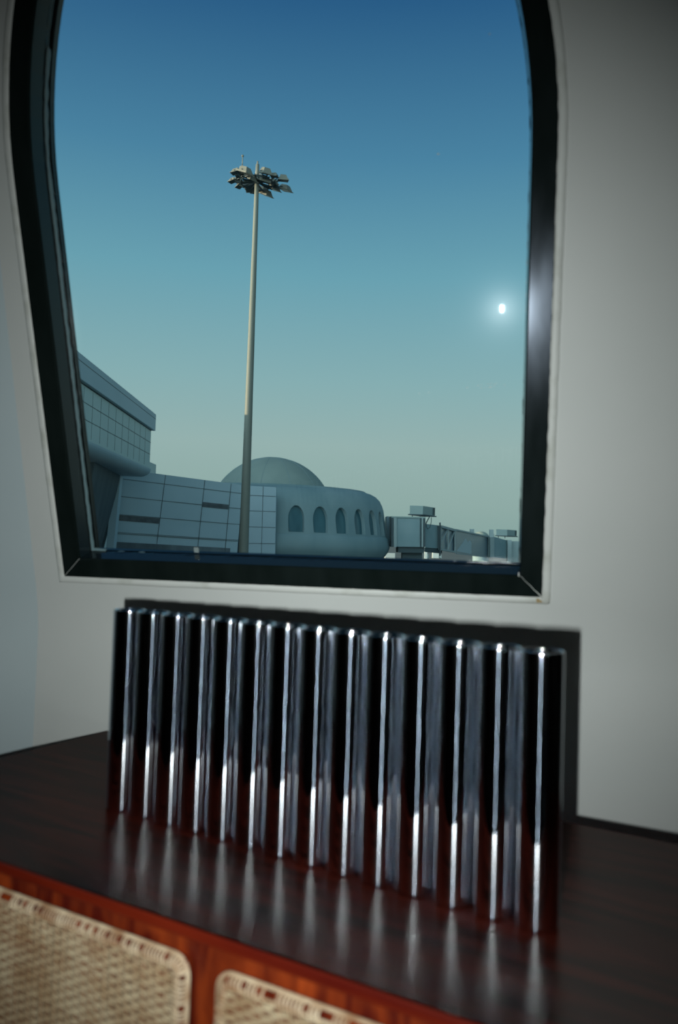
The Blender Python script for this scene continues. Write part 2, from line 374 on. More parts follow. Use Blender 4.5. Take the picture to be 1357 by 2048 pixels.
def jag(ins, d, amp, sd, st=.006):
    out = []
    for a, b in dense(outline(ins), st):
        v = noise.noise(Vector((a*38, b*38, sd)))*amp+max(0, noise.noise(Vector((a*110, b*110, sd+5))))*amp*.6
        ca, cb = WW/2-a, .9-b; l = math.hypot(ca, cb); 
        if abs(ca) > .6: dx, dy = (1 if ca > 0 else -1), 0
        else: dx, dy = (ca/l, cb/l) if b > .5 else (0, 1)
        out.append((a+dx*v, b+dy*v, d))
    return out
# gasket with an uneven cut edge
L0 = dense(outline(.050), .006)
g_in = jag(.0665, .054, .0022, 3); g_in = [(a, b, d) for (a, b, d) in g_in]
def same(ins, d, n):                     # resample outline(ins) to n points by arclength fraction
    p = outline(ins); seg = [math.dist(p[i], p[(i+1) % len(p)]) for i in range(len(p))]; T = sum(seg); out = []
    for k in range(n):
        s = T*k/n; i = 0
        while s > seg[i] and i < len(seg)-1: s -= seg[i]; i += 1
        q = p[(i+1) % len(p)]; f = s/seg[i]; out.append((p[i][0]+(q[0]-p[i][0])*f, p[i][1]+(q[1]-p[i][1])*f, d))
    return out
def jl(ins, d, amp, sd, n=1300):
    out = []
    for a, b, d in same(ins, d, n):
        v = noise.noise(Vector((a*38, b*38, sd)))*amp+max(0, noise.noise(Vector((a*110, b*110, sd+5))))*amp*.6
        if b < ins+.002: dx, dy = 0, 1
        elif b < B0: dx, dy = (1 if a < WW/2 else -1), 0
        else:
            c = (WW, B0) if a < WW/2 else (0, B0); l = math.hypot(c[0]-a, c[1]-b); dx, dy = (c[0]-a)/l, (c[1]-b)/l
        out.append((a+dx*v, b+dy*v, d))
    return out
n_ = 1300
def js(d, sd):                            # sealant shows past the gasket only on the left and in the lower corners
    out = []
    for (a, b, dd), (a1, b1, _) in zip(jl(.0590, d, .0018, 3), jl(.0665, d, .0022, sd)):
        wgt = 1.0 if a < .10 else ((max(0, noise.noise(Vector((a*30, 0, 4))))*1.2-.3 if a < .3 else -.2) if b < .1 else .0)
        wgt = min(1, max(-.3, wgt)); out.append((a+(a1-a)*wgt, b+(b1-b)*wgt, dd))
    return out
sweep([same(.050, .047, n_), jl(.0600, .047, .0018, 3), jl(.0605, .057, .0018, 3), same(.050, .0575, n_)], M['gasket'], 'gasket', win)
sweep([same(.052, .0575, n_), js(.0575, 9), js(.0640, 9), same(.052, .0640, n_)], M['sealant'], 'sealant_bead', win)
sweep([lp(.04, .071), lpl(.0600, .071, .0085), lpl(.0605, .088, .0095), lp(.04, .088)], M['gasket'], 'outer_stop', win)
mb = MB(); ol = outline(.045); tri = geometry.tessellate_polygon([[Vector((*p, 0)) for p in ol]]); n = len(ol)
mb.add([W(a, b, .0642) for a, b in ol]+[W(a, b, .0708) for a, b in ol], [tuple(t) for t in tri]+[tuple(i+n for i in t[::-1]) for t in tri]+[(i, (i+1) % n, (i+1) % n+n, i+n) for i in range(n)])
mb.build('glass_pane', M['glass'], win, merge=True)
# painted bead round the frame, slightly wavy
def jb(ins, d, amp): return [(a, b, d+noise.noise(Vector((a*9, b*9, 2)))*.0008) for a, b, d in jl(ins, d, amp, 21, 700)]
sweep([jb(-.0195, -.0002, .001), jb(-.0185, -.0035, .001), jb(-.013, -.0065, .0008), jb(-.006, -.0075, .0012), jb(.0012, -.0058, .0022), jb(.0012, -.0002, .002)], M['bead'], 'painted_bead', win, smooth=True)
# thin caulk lines at the mitred lower corners
mb = MB()
mb.tube([W(WW-.057+.057*k/8, .057-.057*k/8+.001*sin(k*2.2), -.0062) for k in range(9)], .0007*S, 6, rfun=lambda f: (.0004+.0014*f*f)*S)
mb.tube([W(.057-.057*k/8, .057-.057*k/8, -.0062) for k in range(9)], .0005*S, 6)
mb.tube([W(WW-.060, .052+.012*k/3, -.0035) for k in range(4)], .0016*S, 6)
mb.build('mitre_caulk', M['bead'], win)
mb = MB()
for k in range(14):
    a, b = WW-.004+random.uniform(-.010, .004), -.006+random.uniform(-.006, .004); r = random.uniform(.0015, .0035)*S
    P = W(a, b, -.0072); vs = [P+A_*r*cos(q*pi/4)+B_*r*sin(q*pi/4) for q in range(8)]+[P-Nn*r*.35]
    mb.add(vs, [(q, (q+1) % 8, 8) for q in range(8)], True)
mb.build('rust_spots', M['stain'], win)
# specks and droplets on the pane
mb = MB()
def speck(px, py, r, el=1.0):
    P = on_plane(px, py, Nn, D2+.0641*S)
    vs = [P+A_*r*el*cos(q*pi/4)+B_*r*sin(q*pi/4) for q in range(8)]+[P-Nn*r*.5]
    mb.add(vs, [(q, (q+1) % 8, 8) for q in range(8)], True)
speck(980, 68, .0014); speck(877, 308, .0013, 2)
for px, py in ((957, 771), (964, 770), (977, 768), (983, 767), (989, 769), (993, 767), (990, 773), (971, 775), (963, 776), (1010, 770), (839, 787), (858, 785), (935, 775)): speck(px, py, random.uniform(.0006, .0010), random.uniform(1, 1.8))
speck(981, 774, .0008, 5)
mb.build('glass_specks', M['white'], win)
# small white sticker low on the pane
mb = MB()
P = on_plane(393, 1100, Nn, D2+.0638*S)
mb.hexa([P+A_*x*.0062+B_*y*.0065+Nn*z for z in (0, .0003) for x, y in ((-1, -1), (1, -1), (1, 1), (-1, 1))]); mb.build('sticker', M['sticker'], win)

# ------------------------------------------------------------------ sideboard
CA = radians(-29.5); ua = Vector((cos(CA), sin(CA), 0)); ud = Vector((-sin(CA), cos(CA), 0))
ZTAB = HC-.5506*S
aL, aRt, dF, dB = -1.678*S, .262*S, .908*S, 1.668*S
base = ua*((aL+aRt)/2)+ud*((dF+dB)/2)
MW = Matrix(((ua.x, ud.x, 0, base.x), (ua.y, ud.y, 0, base.y), (0, 0, 1, 0), (0, 0, 0, 1)))
sb = empty('sideboard', MW, 'dark red wooden sideboard with woven cane doors under the window', 'sideboard')
HL, HD = (aRt-aL)/2, (dB-dF)/2
def loc(a, d): return (a-(aL+aRt)/2, d-(dF+dB)/2)      # local x, y
TT = .0165
mb = MB(); mb.box((-HL+.004, -HD+.0030, ZTAB-TT*.5), (HL-.004, HD-.004, ZTAB), bev=.002); mb.build('tabletop', M['top'], sb, world=False)
mb = MB(); mb.box((-HL, -HD, ZTAB-TT), (HL, HD, ZTAB-.0016), bev=.0035); tag(mb.build('tabletop_edge', M['edge'], sb, world=False), 'bright red wooden edge of the top')
# carcass: rails, stiles, sides, back, bottom
yf = -HD+.010; zb = .16; zt = ZTAB-TT
mb = MB()
mb.box((-HL+.012, yf, zb), (-HL+.034, HD-.01, zt)); mb.box((HL-.034, yf, zb), (HL-.012, HD-.01, zt))
mb.box((-HL+.034, yf+.02, zb), (HL-.034, HD-.02, zb+.02)); mb.box((-HL+.034, HD-.02, zb), (HL-.034, HD-.012, zt))
mb.build('carcass', M['front'], sb, world=False)
xm = loc(-.708*S, 0)[0]; ztr = HC-(.5506+.052)*S
mb = MB(); mb.box((-HL+.034, yf, ztr), (HL-.034, yf+.022, zt), bev=.0015); mb.build('top_rail', M['front'], sb, world=False)
mb = MB(); mb.box((xm-.024, yf+.0005, zb+.02), (xm+.024, yf+.0225, ztr), bev=.0015); mb.build('centre_stile', M['front'], sb, world=False)
mb = MB(); mb.box((-HL+.034, yf, zb), (HL-.034, yf+.022, zb+.04), bev=.0015); mb.build('bottom_rail', M['front'], sb, world=False)
for x in (-HL+.06, HL-.06):
    for y in (-HD+.06, HD-.06):
        mb = MB(); mb.tube([(x, y, 0), (x, y, zb)], .02, 16, rfun=lambda f: .015+.009*f); mb.build('leg', M['edge'], sb, world=False)
# cane doors
def cane_door(x0, x1, z0, z1, yb):
    """panel spanning local x0..x1, z0..z1, standing proud of the carcass front (towards -y)"""
    d = bpy.data.objects.new('door', None); C.objects.link(d); d.parent = sb; d.location = ((x0+x1)/2, yb, z0)
    xc = (x0+x1)/2; X = (x1-x0)/2; H = z1-z0; r = .022; bw = .016; dep = .016
    mb = MB(); mb.box((-X+.004, -.006, .004), (X-.004, .012, H-.004)); mb.build('door_panel', M['front'], d, world=False)
    # rounded rectangle path (x,z), arclength param
    def rr(ins, n=10):
        pts = []; R = max(r-ins, .004)
        for cx, cz, a0 in ((X-ins-R, H-ins-R, 0), (-X+ins+R, H-ins-R, 90), (-X+ins+R, ins+R, 180), (X-ins-R, ins+R, 270)):
            for i in range(n+1):
                a = radians(a0+90*i/n); pts.append((cx+R*cos(a), cz+R*sin(a)))
        return pts
    def arc(pts, st):
        out = []
        seg = [math.dist(pts[i], pts[(i+1) % len(pts)]) for i in range(len(pts))]; T = sum(seg); n = int(T/st)
        for k in range(n):
            s = T*k/n; i = 0
            while s > seg[i]: s -= seg[i]; i += 1
            p, q = pts[i], pts[(i+1) % len(pts)]; f = s/seg[i]; t = Vector((q[0]-p[0], q[1]-p[1])).normalized()
            out.append((p[0]+(q[0]-p[0])*f, p[1]+(q[1]-p[1])*f, t.x, t.y))
        return out
    mb = MB(); mb.tube([(x, -.004, z) for x, z, _, _ in arc(rr(.000), .006)], .0030, 8, closed=True); mb.build('cane_binding', M['cane_bind'], d, world=False)
    mb = MB(); mb.tube([(x, -.0115, z) for x, z, _, _ in arc(rr(.0105), .006)], .0022, 8, closed=True)
    # wrap strands from the binding forwards and in to the weave
    rnd = random.Random(int(x0*100)+5)
    for k, (x, z, tx, tz) in enumerate(arc(rr(.0), .0052)):
        if rnd.random() < .28: continue
        nx, nz_ = -tz, tx; wd = .0019*rnd.uniform(.75, 1.12)
        ring = []
        for s_, y_ in ((0.000, -.0045), (.0015, -.0085), (.004, -.0118), (.008, -.0140), (.0125, -.0145), (.0165, -.0125)):
            for sg in (-1, 1): ring.append((x+nx*s_+tx*wd*sg, y_, z+nz_*s_+tz*wd*sg))
        n = len(ring)//2
        ring2 = [(p[0], p[1]+.0012, p[2]) for p in ring]
        fs = []
        for i in range(n-1):
            a, b, c, e = 2*i, 2*i+1, 2*i+3, 2*i+2
            fs += [(a, b, c, e), (a+2*n, e+2*n, c+2*n, b+2*n), (a, e, e+2*n, a+2*n), (b, b+2*n, c+2*n, c)]
        mb.add(ring+ring2, fs, True)
    mb.build('cane_edge_wrap', M['cane_bind'], d, world=False)
    # stakes
    mb = MB(); st = .0125; nS = int((2*X-2*bw)/st); xs = []
    for i in range(nS+1):
        x = -X+bw+(2*X-2*bw)*i/nS+rnd.uniform(-.0012, .0012); xs.append(x)
        wdd = .0019*rnd.uniform(.7, 1.3)
        mb.tube([(x+rnd.uniform(-.0004, .0004), -.0098, bw*.6+(H-1.2*bw)*k/20) for k in range(21)], wdd, 6)
    mb.build('cane_stakes', M['cane_dark'], d, world=False)
    # weavers: flat strands over and under
    mb = MB(); pz = .0064; nW = int((H-2*bw)/pz)
    for j in range(nW+1):
        z = bw+(H-2*bw)*j/nW+rnd.uniform(-.0005, .0005); hh = .0024*rnd.uniform(.8, 1.1); ph = j % 2
        m_ = nS*4; vs = []; up_ = []
        z_off = [rnd.uniform(-.0004, .0004) for _ in range(m_+1)]
        for k in range(m_+1):
            x = -X+bw*.7+(2*X-1.4*bw)*k/m_
            y = -.0116-.0010*cos(pi*k/4+ph*pi)
            for (zz, yy) in ((-hh, 0), (-hh*.4, -.0009), (hh*.4, -.0009), (hh, 0), (0, .0009)): vs.append((x, y+yy, z+zz+z_off[k]*.5))
        fs = []
        for k in range(m_):
            for q in range(5):
                q2 = (q+1) % 5; fs.append((k*5+q, (k+1)*5+q, (k+1)*5+q2, k*5+q2))
        mb.add(vs, fs, True)
    mb.build('cane_weave', M['cane'], d, world=False)
    return d
zd1 = HC-(.5506+.043)*S; zd0 = .21
cane_door(-HL+.045, loc(-.735*S, 0)[0], zd0, zd1, yf-.006)
cane_door(loc(-.682*S, 0)[0], HL-.045, zd0, zd1, yf-.006)

# ------------------------------------------------------------------ chrome tube vase
T1 = Vector((-.42317342, 1.64535219, 0))*S; T14 = Vector((.30999886, 1.19644776, 0))*S
ut = (T14-T1).normalized(); vt = Vector((-ut.y, ut.x, 0)); RT = .03306*S; HT = .4*S
mid = (T1+T14)/2; mid.z = ZTAB+.0004
MT = Matrix(((ut.x, vt.x, 0, mid.x), (ut.y, vt.y, 0, mid.y), (0, 0, 1, mid.z), (0, 0, 0, 1)))
tv = empty('tube_vase', MT, 'long polished chrome vase made of a row of upright tubes standing on the sideboard', 'vase')
prof = [(0, .006), (RT-.004, .006), (RT-.0032, .012), (RT-.0028, HT-.003), (RT-.0026, HT-.0015), (RT-.002, HT-.0003), (RT-.0014, HT), (RT-.0008, HT-.0003), (RT-.0002, HT-.0012), (RT-.0001, HT-.003), (RT-.0001, .0045), (RT-.0005, .0025), (RT-.0016, .0012), (RT-.003, .0004), (RT-.005, 0), (0, 0)]
mb = MB(); mb.lathe(prof[::-1], 72)
tb0 = mb.build('tube', M['chrome'], tv, world=False)
Lr = (T14-T1).length
for i in range(14):
    o = tb0 if i == 0 else tb0.copy()
    if i: C.objects.link(o); o.parent = tv
    o.location = (-Lr/2+Lr*i/13, 0, 0); o.rotation_euler = (0, 0, i*1.3)

# ------------------------------------------------------------------ outside: ground
ZG = HC-6.0
mb = MB(); mb.box((-900, 6, ZG-.5), (900, 2600, ZG)); g = mb.build('ground', M['ground'], kind='structure')

def face_frame(P, Q, upv):                # helper: unit vectors on a facade
    e = (Q-P).normalized(); n = e.cross(upv).normalized(); return e, n
def bar(mb, p, q, w, h, upv=Vector((0, 0, 1))):
    e = (q-p).normalized(); s_ = e.cross(upv).normalized()*w/2; u_ = s_.cross(e).normalized()*h/2
    mb.hexa([p-s_-u_, p+s_-u_, q+s_-u_, q-s_-u_, p-s_+u_, p+s_+u_, q+s_+u_, q-s_+u_])

# --- terminal block at the left (cantilevered box, soffit, leaning dark recess)
EZ = HC
bA = empty('terminal_building', (-13, 50, ZG), 'grey panelled terminal block overhanging at the left edge of the window', 'building')
XA = -12.9; YA = 54.0; YN = 24.0; TA = EZ+8.45
def xa(y): return -12.9+(YA-y)*.030       # facade plane runs almost along the view
def slab(mb, y0, y1, z0, z1, out=0.0, depth=9.0):
    a0, a1 = xa(y0)+out, xa(y1)+out
    mb.hexa([Vector((a0-depth, y0, z0)), Vector((a0, y0, z0)), Vector((a1, y1, z0)), Vector((a1-depth, y1, z0)),
             Vector((a0-depth, y0, z1)), Vector((a0, y0, z1)), Vector((a1, y1, z1)), Vector((a1-depth, y1, z1))])
mb = MB(); slab(mb, YN, YA-.35, EZ+4.6, EZ+7.15, 0, 40); mb.build('upper_wall', M['panel_green'], bA)
mb = MB(); slab(mb, YN, YA, EZ+7.22, TA-.12, .22, 40); mb.box((-53, YN, TA-.12), (-13.0, YA-.15, TA)); slab(mb, YN, YA-.12, TA-.12, TA, .08, 40); mb.build('roof_fascia', M['panel'], bA)
mb = MB(); slab(mb, YN, YA-.3, EZ+7.12, EZ+7.24, -.02, 30); mb.build('shadow_gap', M['joint'], bA)
mb = MB()
for z in (EZ+5.55, EZ+6.35): slab(mb, YN, YA-.34, z, z+.035, .008, .05)
slab(mb, YN, YA+.0, EZ+8.0, EZ+8.03, .228, .05)
y = YN
while y < YA-.6:
    slab(mb, y, y+.03, EZ+4.75, EZ+7.1, .006, .05); y += 1.55
mb.build('panel_joints', M['joint'], bA)
# rounded lower edge (bullnose) and soffit
mb = MB(); pts = []
nseg = 8
for yy in (YN, YA-.1):
    for k in range(nseg+1):
        a = pi/2*k/nseg; pts.append(Vector((xa(yy)+.05-.75+.75*cos(a), yy, EZ+4.6-.55*sin(a))))
    pts.append(Vector((xa(yy)-30, yy, EZ+4.05))); pts.append(Vector((xa(yy)-30, yy, EZ+4.6)))
L = nseg+3
mb.add(pts, [(i, i+1, L+i+1, L+i) for i in range(L-1)]+[(L-1, 0, L, 2*L-1)]+[tuple(range(L))[::-1], tuple(range(L, 2*L))]); mb.build('bullnose_soffit', M['panel'], bA)
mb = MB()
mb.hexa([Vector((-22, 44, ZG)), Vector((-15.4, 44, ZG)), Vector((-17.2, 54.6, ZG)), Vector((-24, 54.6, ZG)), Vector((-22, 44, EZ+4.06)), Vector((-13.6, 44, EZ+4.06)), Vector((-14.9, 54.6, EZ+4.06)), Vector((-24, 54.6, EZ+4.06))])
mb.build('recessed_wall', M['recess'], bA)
mb = MB()
P, Q = at(237, 944, 53.6), at(222, 1100, 53.6)
bar(mb, Q+(Q-P)*.6, P+(P-Q).normalized()*.05, .5, .62, Vector((0, 1, 0))); mb.build('leaning_column', M['panel'], bA)
# unseen masses added out of view so low sun leaves the facades shaded
mb = MB(); mb.box((-80, 54, ZG), (-26, 112, EZ+10.2)); mb.build('rear_sun_block', M['panel_green'], bA)
mb = MB(); mb.box((-80, -25, ZG), (-24, 24, EZ+9.5)); mb.build('near_sun_block', M['panel_green'], bA)

# --- walkway between the terminal and the domed building (two facade lengths)
bB = empty('panelled_walkway', (-9, 58, ZG), 'low blue-grey panelled walkway building joining the terminal block to the domed building', 'building')
def grid_pt(c, u, v):                     # bilinear on four corner points TL,TR,BL,BR
    a = c[0].lerp(c[1], u); b = c[2].lerp(c[3], u); return a.lerp(b, v)
def facade(c, us, vs, parent, nm, matw, thick=Vector((-.5, 4, 0)), thick2=None):
    thick2 = thick2 or thick
    mb = MB(); TL, TR, BL, BR = c
    mb.hexa([BL, BR, BR+thick2, BL+thick, TL, TR, TR+thick2, TL+thick]); mb.build(nm, matw, parent)
    n = (TR-TL).cross(BL-TL).normalized()
    if n.y > 0: n = -n
    mb = MB(); j = .028
    for u in us: bar(mb, grid_pt(c, u, 0)+n*.004, grid_pt(c, u, 1)+n*.004, .03, .03, n)
    for v in vs: bar(mb, grid_pt(c, 0, v)+n*.004, grid_pt(c, 1, v)+n*.004, .03, .045, n)
    mb.build(nm.replace('wall', 'joints'), M['joint'], parent); return n
def ext(P, Q, k): return Q+(Q-P)*k
TLb, TRb = at(240, 937.5, 56.0), at(486, 970, 60.5)
BLb, BRb = at(216, 1100, 56.0), at(474, 1112, 60.5)
cB = [TLb, TRb, ext(TLb, BLb, .9), ext(TRb, BRb, .9)]
def v_of(y0, y1, y): return (y-y0)/(y1-y0)/1.9
vsB = [v_of(937.5, 1100, 957), v_of(937.5, 1100, 992), v_of(937.5, 1100, 1028), v_of(937.5, 1100, 1064), v_of(937.5, 1100, 1066.5)]
usB = [.012, (327-240)/246, (406-240)/246, (461-240)/246]
nB = facade(cB, usB, vsB, bB, 'sloping_wall', M['panel'], Vector((-.5, 4, 0)), Vector((0, .5, 0)))
M['stainbase'] = noise_col(mat('stained_base', (.1, .12, .13), .8), (.085, .10, .115), (.20, .24, .26), .9, 7, (1, 1, .25), .3, .75)
def quad_on(c, u0, u1, v0, v1, off, n, mb, t=.05):
    p = [grid_pt(c, u0, v1), grid_pt(c, u1, v1), grid_pt(c, u1, v0), grid_pt(c, u0, v0)]
    mb.hexa([q+n*(off-t) for q in p]+[q+n*off for q in p])
for (u0, u1, va, vb) in ((.018, .350, 1029, 1040.5), (.675, .893, 1003, 1013)):
    mb = MB()
    yy0, yy1 = (937.5, 1100) if u0 < .3 else (958, 1110)
    quad_on(cB, u0, u1, v_of(yy0, yy1, va-(0 if u0 < .3 else 0)), v_of(yy0, yy1, vb), .02, nB, mb); mb.build('slot_window', M['slot'], bB)
TL2, TR2, BL2, BR2 = at(484, 970.5, 60.5), at(553, 974.5, 60.7), at(478, 1112, 60.5), at(550.5, 1112, 60.7)
c2 = [TL2, TR2, ext(TL2, BL2, .9), ext(TR2, BR2, .9)]
facade(c2, [.62], [v_of(972, 1112, y) for y in (991, 1022, 1054, 1087)], bB, 'straight_wall', M['panel'], Vector((0, .4, 0)))
mb = MB(); quad_on(cB, .012, .94, v_of(937.5, 1100, 1083), v_of(937.5, 1100, 1125), .02, nB, mb); mb.build('stained_base', M['stainbase'], bB)

# --- domed building
ctr = at(542, 1075, 72.0); ctr.z = EZ
bC = empty('domed_building', (ctr.x, ctr.y, ZG), 'round concrete building with a low dome and pointed arch windows', 'building')
PR = [(0, 4.50), (7.9, 4.50), (8.0, 4.58), (8.45, 4.58), (8.5, 4.46), (8.95, 4.38), (9.40, 4.15), (9.75, 3.80), (9.98, 3.35), (10.02, 3.2)]
PRW = [(10.02, 3.2), (10.08, 3.05), (10.22, 2.2), (10.40, 1.2), (10.47, .65), (10.48, .60)]
PRL = [(10.48, .60), (10.62, .45), (10.75, -.3), (10.62, -.7), (10.35, -1.1), (9.9, -1.5), (9.6, -2.0), (9.5, -7.5)]
NW = 32; STEP = 2*pi/NW; view0 = atan2(-ctr.y, -ctr.x)      # angle pointing back at the eye
def Rz(z):
    for (r0, z0), (r1, z1) in zip(PRW[:-1], PRW[1:]):
        if z0 >= z >= z1: return r0+(r1-r0)*(z0-z)/(z0-z1)
    return PRW[-1][0]
mb = MB(); Mc = Matrix.Translation(Vector((ctr.x, ctr.y, EZ)))
mb.lathe(PR, 128, M=Mc); mb.lathe(PRL, 128, M=Mc)
Ztop, Zbot = 3.2, .60
arch = []; hw = .063; sill, spring, apex_ = .74, 1.86, 2.84       # hw in radians of the plan
arch += [(-hw*.93, sill), (-hw*.4, sill), (hw*.4, sill), (hw*.93, sill), (hw*.98, sill+.45), (hw, spring-.2)]
for k in range(0, 9):
    f = k/8; arch.append((hw*(1-f**1.7*.999), spring+(apex_-spring)*sin(f*pi/2*.98)/sin(pi/2*.98)))
L_ = [(-a, z) for a, z in arch[4:-1]][::-1]; arch = arch+L_
def warp(th, a, z, ins=0.0):
    r = Rz(z)-ins; return Mc @ Vector((r*cos(th+a), r*sin(th+a), z))
winmb = []
hs = STEP/2
for k in range(NW):
    th = view0+(k+.5)*STEP+radians(10.8)-STEP*.5
    ctr_z = 1.8
    outp = []
    for a, z in arch:                      # radial correspondence to the sector rectangle
        dx, dz = a/hs, (z-ctr_z)/(Ztop-ctr_z if z > ctr_z else ctr_z-Zbot)
        m_ = max(abs(dx), abs(dz)); outp.append((dx/m_*hs, ctr_z+dz/m_*(Ztop-ctr_z if dz > 0 else ctr_z-Zbot)))
    # insert exact corners
    n = len(arch); vs = []; fs = []
    corners = [(-hs, Zbot), (hs, Zbot), (hs, Ztop), (-hs, Ztop)]
    for c in corners:
        j = min(range(n), key=lambda i: (outp[i][0]-c[0])**2*900+(outp[i][1]-c[1])**2); outp[j] = c
    K = 5
    for i in range(n):
        for q in range(K+1):
            f = q/K; a = arch[i][0]*(1-f)+outp[i][0]*f; z = arch[i][1]*(1-f)+outp[i][1]*f; vs.append(warp(th, a, z))
    if k == NW-1:
        G = 6; vs = [warp(th, -hs+2*hs*x/G, Zbot+(Ztop-Zbot)*z/G) for z in range(G+1) for x in range(G+1)]
        mb.add(vs, [(z*(G+1)+x, z*(G+1)+x+1, (z+1)*(G+1)+x+1, (z+1)*(G+1)+x) for z in range(G) for x in range(G)], True); continue
    for i in range(n):
        j = (i+1) % n
        for q in range(K): fs.append((i*(K+1)+q, i*(K+1)+q+1, j*(K+1)+q+1, j*(K+1)+q))
    mb.add(vs, fs, True)
    vs = [warp(th, a, z) for a, z in arch]+[warp(th, a*.93, sill+(z-sill)*.96+.02, .32) for a, z in arch]
    mb.add(vs, [(i, (i+1) % n, (i+1) % n+n, i+n) for i in range(n)])
    winmb.append(th)
mb.build('drum', M['concrete'], bC)
for k, th in enumerate(winmb):
    if k > 8: continue
    g_ = MB(); n = len(arch); vs = [warp(th, a*.95, sill+(z-sill)*.97+.01, .30) for a, z in arch]+[warp(th, a*.95, sill+(z-sill)*.97+.01, .36) for a, z in arch]
    g_.add(vs, [tuple(range(n)), tuple(range(n, 2*n))[::-1]]+[(i, (i+1) % n, (i+1) % n+n, i+n) for i in range(n)]); wo_ = g_.build('arched_window', M['teal'], bC)
mb = MB(); Rd, hb, rise = 5.05, 4.50, 3.05; RR = (Rd*Rd+rise*rise)/(2*rise); a_max = math.asin(Rd/RR)
pr = [(RR*sin(a_max*(1-k/20)), hb+rise-RR+RR*cos(a_max*(1-k/20))) for k in range(21)]
mb.lathe([(Rd+.12, hb), (Rd+.12, hb+.10), (Rd, hb+.12)]+pr[1:], 96, M=Mc); mb.build('dome_roof', M['dome'], bC)
mb = MB()
for k in range(12):
    a = k*pi/6+.4; mb.tube([Mc @ Vector(((r+.0)*cos(a), (r+.0)*sin(a), z)) for r, z in pr[1:-1]], .018, 4)
mb.build('dome_seams', M['concrete'], bC)

# --- boarding bridge
bD = empty('boarding_bridge', (9, 72, ZG), 'grey airport boarding bridge with rooftop unit right of the domed building', 'boarding bridge')
def prism(mb, c, depth):                   # c: 4 points BL,BR,TR,TL ; depth vector
    BL, BR, TR, TL = c; mb.hexa([BL, BR, BR+depth, BL+depth, TL, TR, TR+depth, TL+depth])
def px_quad(x0, y0t, y0b, x1, y1t, y1b, Y0, Y1):
    return [at(x0, y0b, Y0), at(x1, y1b, Y1), at(x1, y1t, Y1), at(x0, y0t, Y0)]
dv = Vector((0, 3.2, 0))
mb = MB(); prism(mb, px_quad(774, 1032.5, 1093, 786, 1033, 1094, 74.4, 74.4), Vector((0, 2.6, 0))); mb.build('link_corridor', M['bridge'], bD)
mb = MB(); prism(mb, px_quad(784, 1034.5, 1093, 843, 1035, 1094, 70, 70), dv); mb.build('rotunda', M['bridge'], bD)
mb = MB(); prism(mb, px_quad(783, 1032.4, 1035.2, 852, 1034, 1036.5, 69.9, 69.9), dv*1.1); mb.build('rotunda_roof', M['acunit'], bD)
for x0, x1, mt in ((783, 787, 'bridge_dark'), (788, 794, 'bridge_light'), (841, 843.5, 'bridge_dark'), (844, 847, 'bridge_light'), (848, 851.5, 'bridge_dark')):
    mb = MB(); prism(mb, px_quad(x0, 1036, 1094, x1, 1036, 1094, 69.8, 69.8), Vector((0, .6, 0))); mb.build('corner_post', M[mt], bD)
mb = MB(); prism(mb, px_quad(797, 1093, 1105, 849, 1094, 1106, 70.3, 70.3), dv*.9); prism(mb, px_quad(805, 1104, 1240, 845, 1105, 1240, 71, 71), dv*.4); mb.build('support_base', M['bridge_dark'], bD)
# roof unit
ac = MB()
def ac_unit(x0, xm, x1, yt, ym, yt1, yb, yb1, Y, name, parent):
    a, b, c = at(x0, yb, Y), at(xm, yb+1, Y-.1), at(x1, yb1, Y+2.6)
    h0 = (yb-yt)/FPX*Y; mb = MB()
    a1, b1, c1 = a.copy(), b.copy(), c.copy(); bz = a.z
    a1.z = b1.z = c1.z = bz
    d1 = a1+(c1-b1)
    base4 = [a1, b1, c1, d1]; H_ = Vector((0, 0, h0))
    mb.hexa(base4+[p+H_ for p in base4]); u = mb.build(name, M['acunit'], parent)
    mb = MB(); ctr_ = sum(base4, Vector())/4; big = [ctr_+(p-ctr_)*1.13-Vector((0, 0, .1)) for p in base4]
    mb.hexa(big+[p+Vector((0, 0, .1)) for p in big])
    for f in (.2, .8): bar(mb, a1.lerp(b1, f)-Vector((0, 0, .34)), a1.lerp(b1, f)-Vector((0, 0, .1)), .08, .08, Vector((0, 1, 0)))
    mb.build('unit_base', M['bridge_dark'], u)
    mb = MB(); e = (c1-b1).normalized(); n_u = Vector((e.y, -e.x, 0)); 
    for k in range(3): bar(mb, c1-e*(.15+.22*k)+n_u*.02+Vector((0, 0, .06)), c1-e*(.15+.22*k)+n_u*.02+H_*.94, .07, .04, n_u)
    mb.build('unit_grille', M['joint'], u)
ac_unit(820, 846, 870.5, 1011, 1011, 1017, 1028, 1033, 70.6, 'rooftop_unit', bD)
mb = MB()
mb.tube([at(860, 1033, 70.5), at(856, 1040, 70.4), at(852.5, 1047, 70.3)], .05, 6)
mb.tube([at(863.5, 1035, 70.4), at(863, 1045, 70.3), at(860, 1055, 70.2), at(856, 1058, 70.2), at(853.5, 1054, 70.2), at(852.5, 1046, 70.2)], .035, 6)
mb.build('cable', M['bridge_dark'], bD)
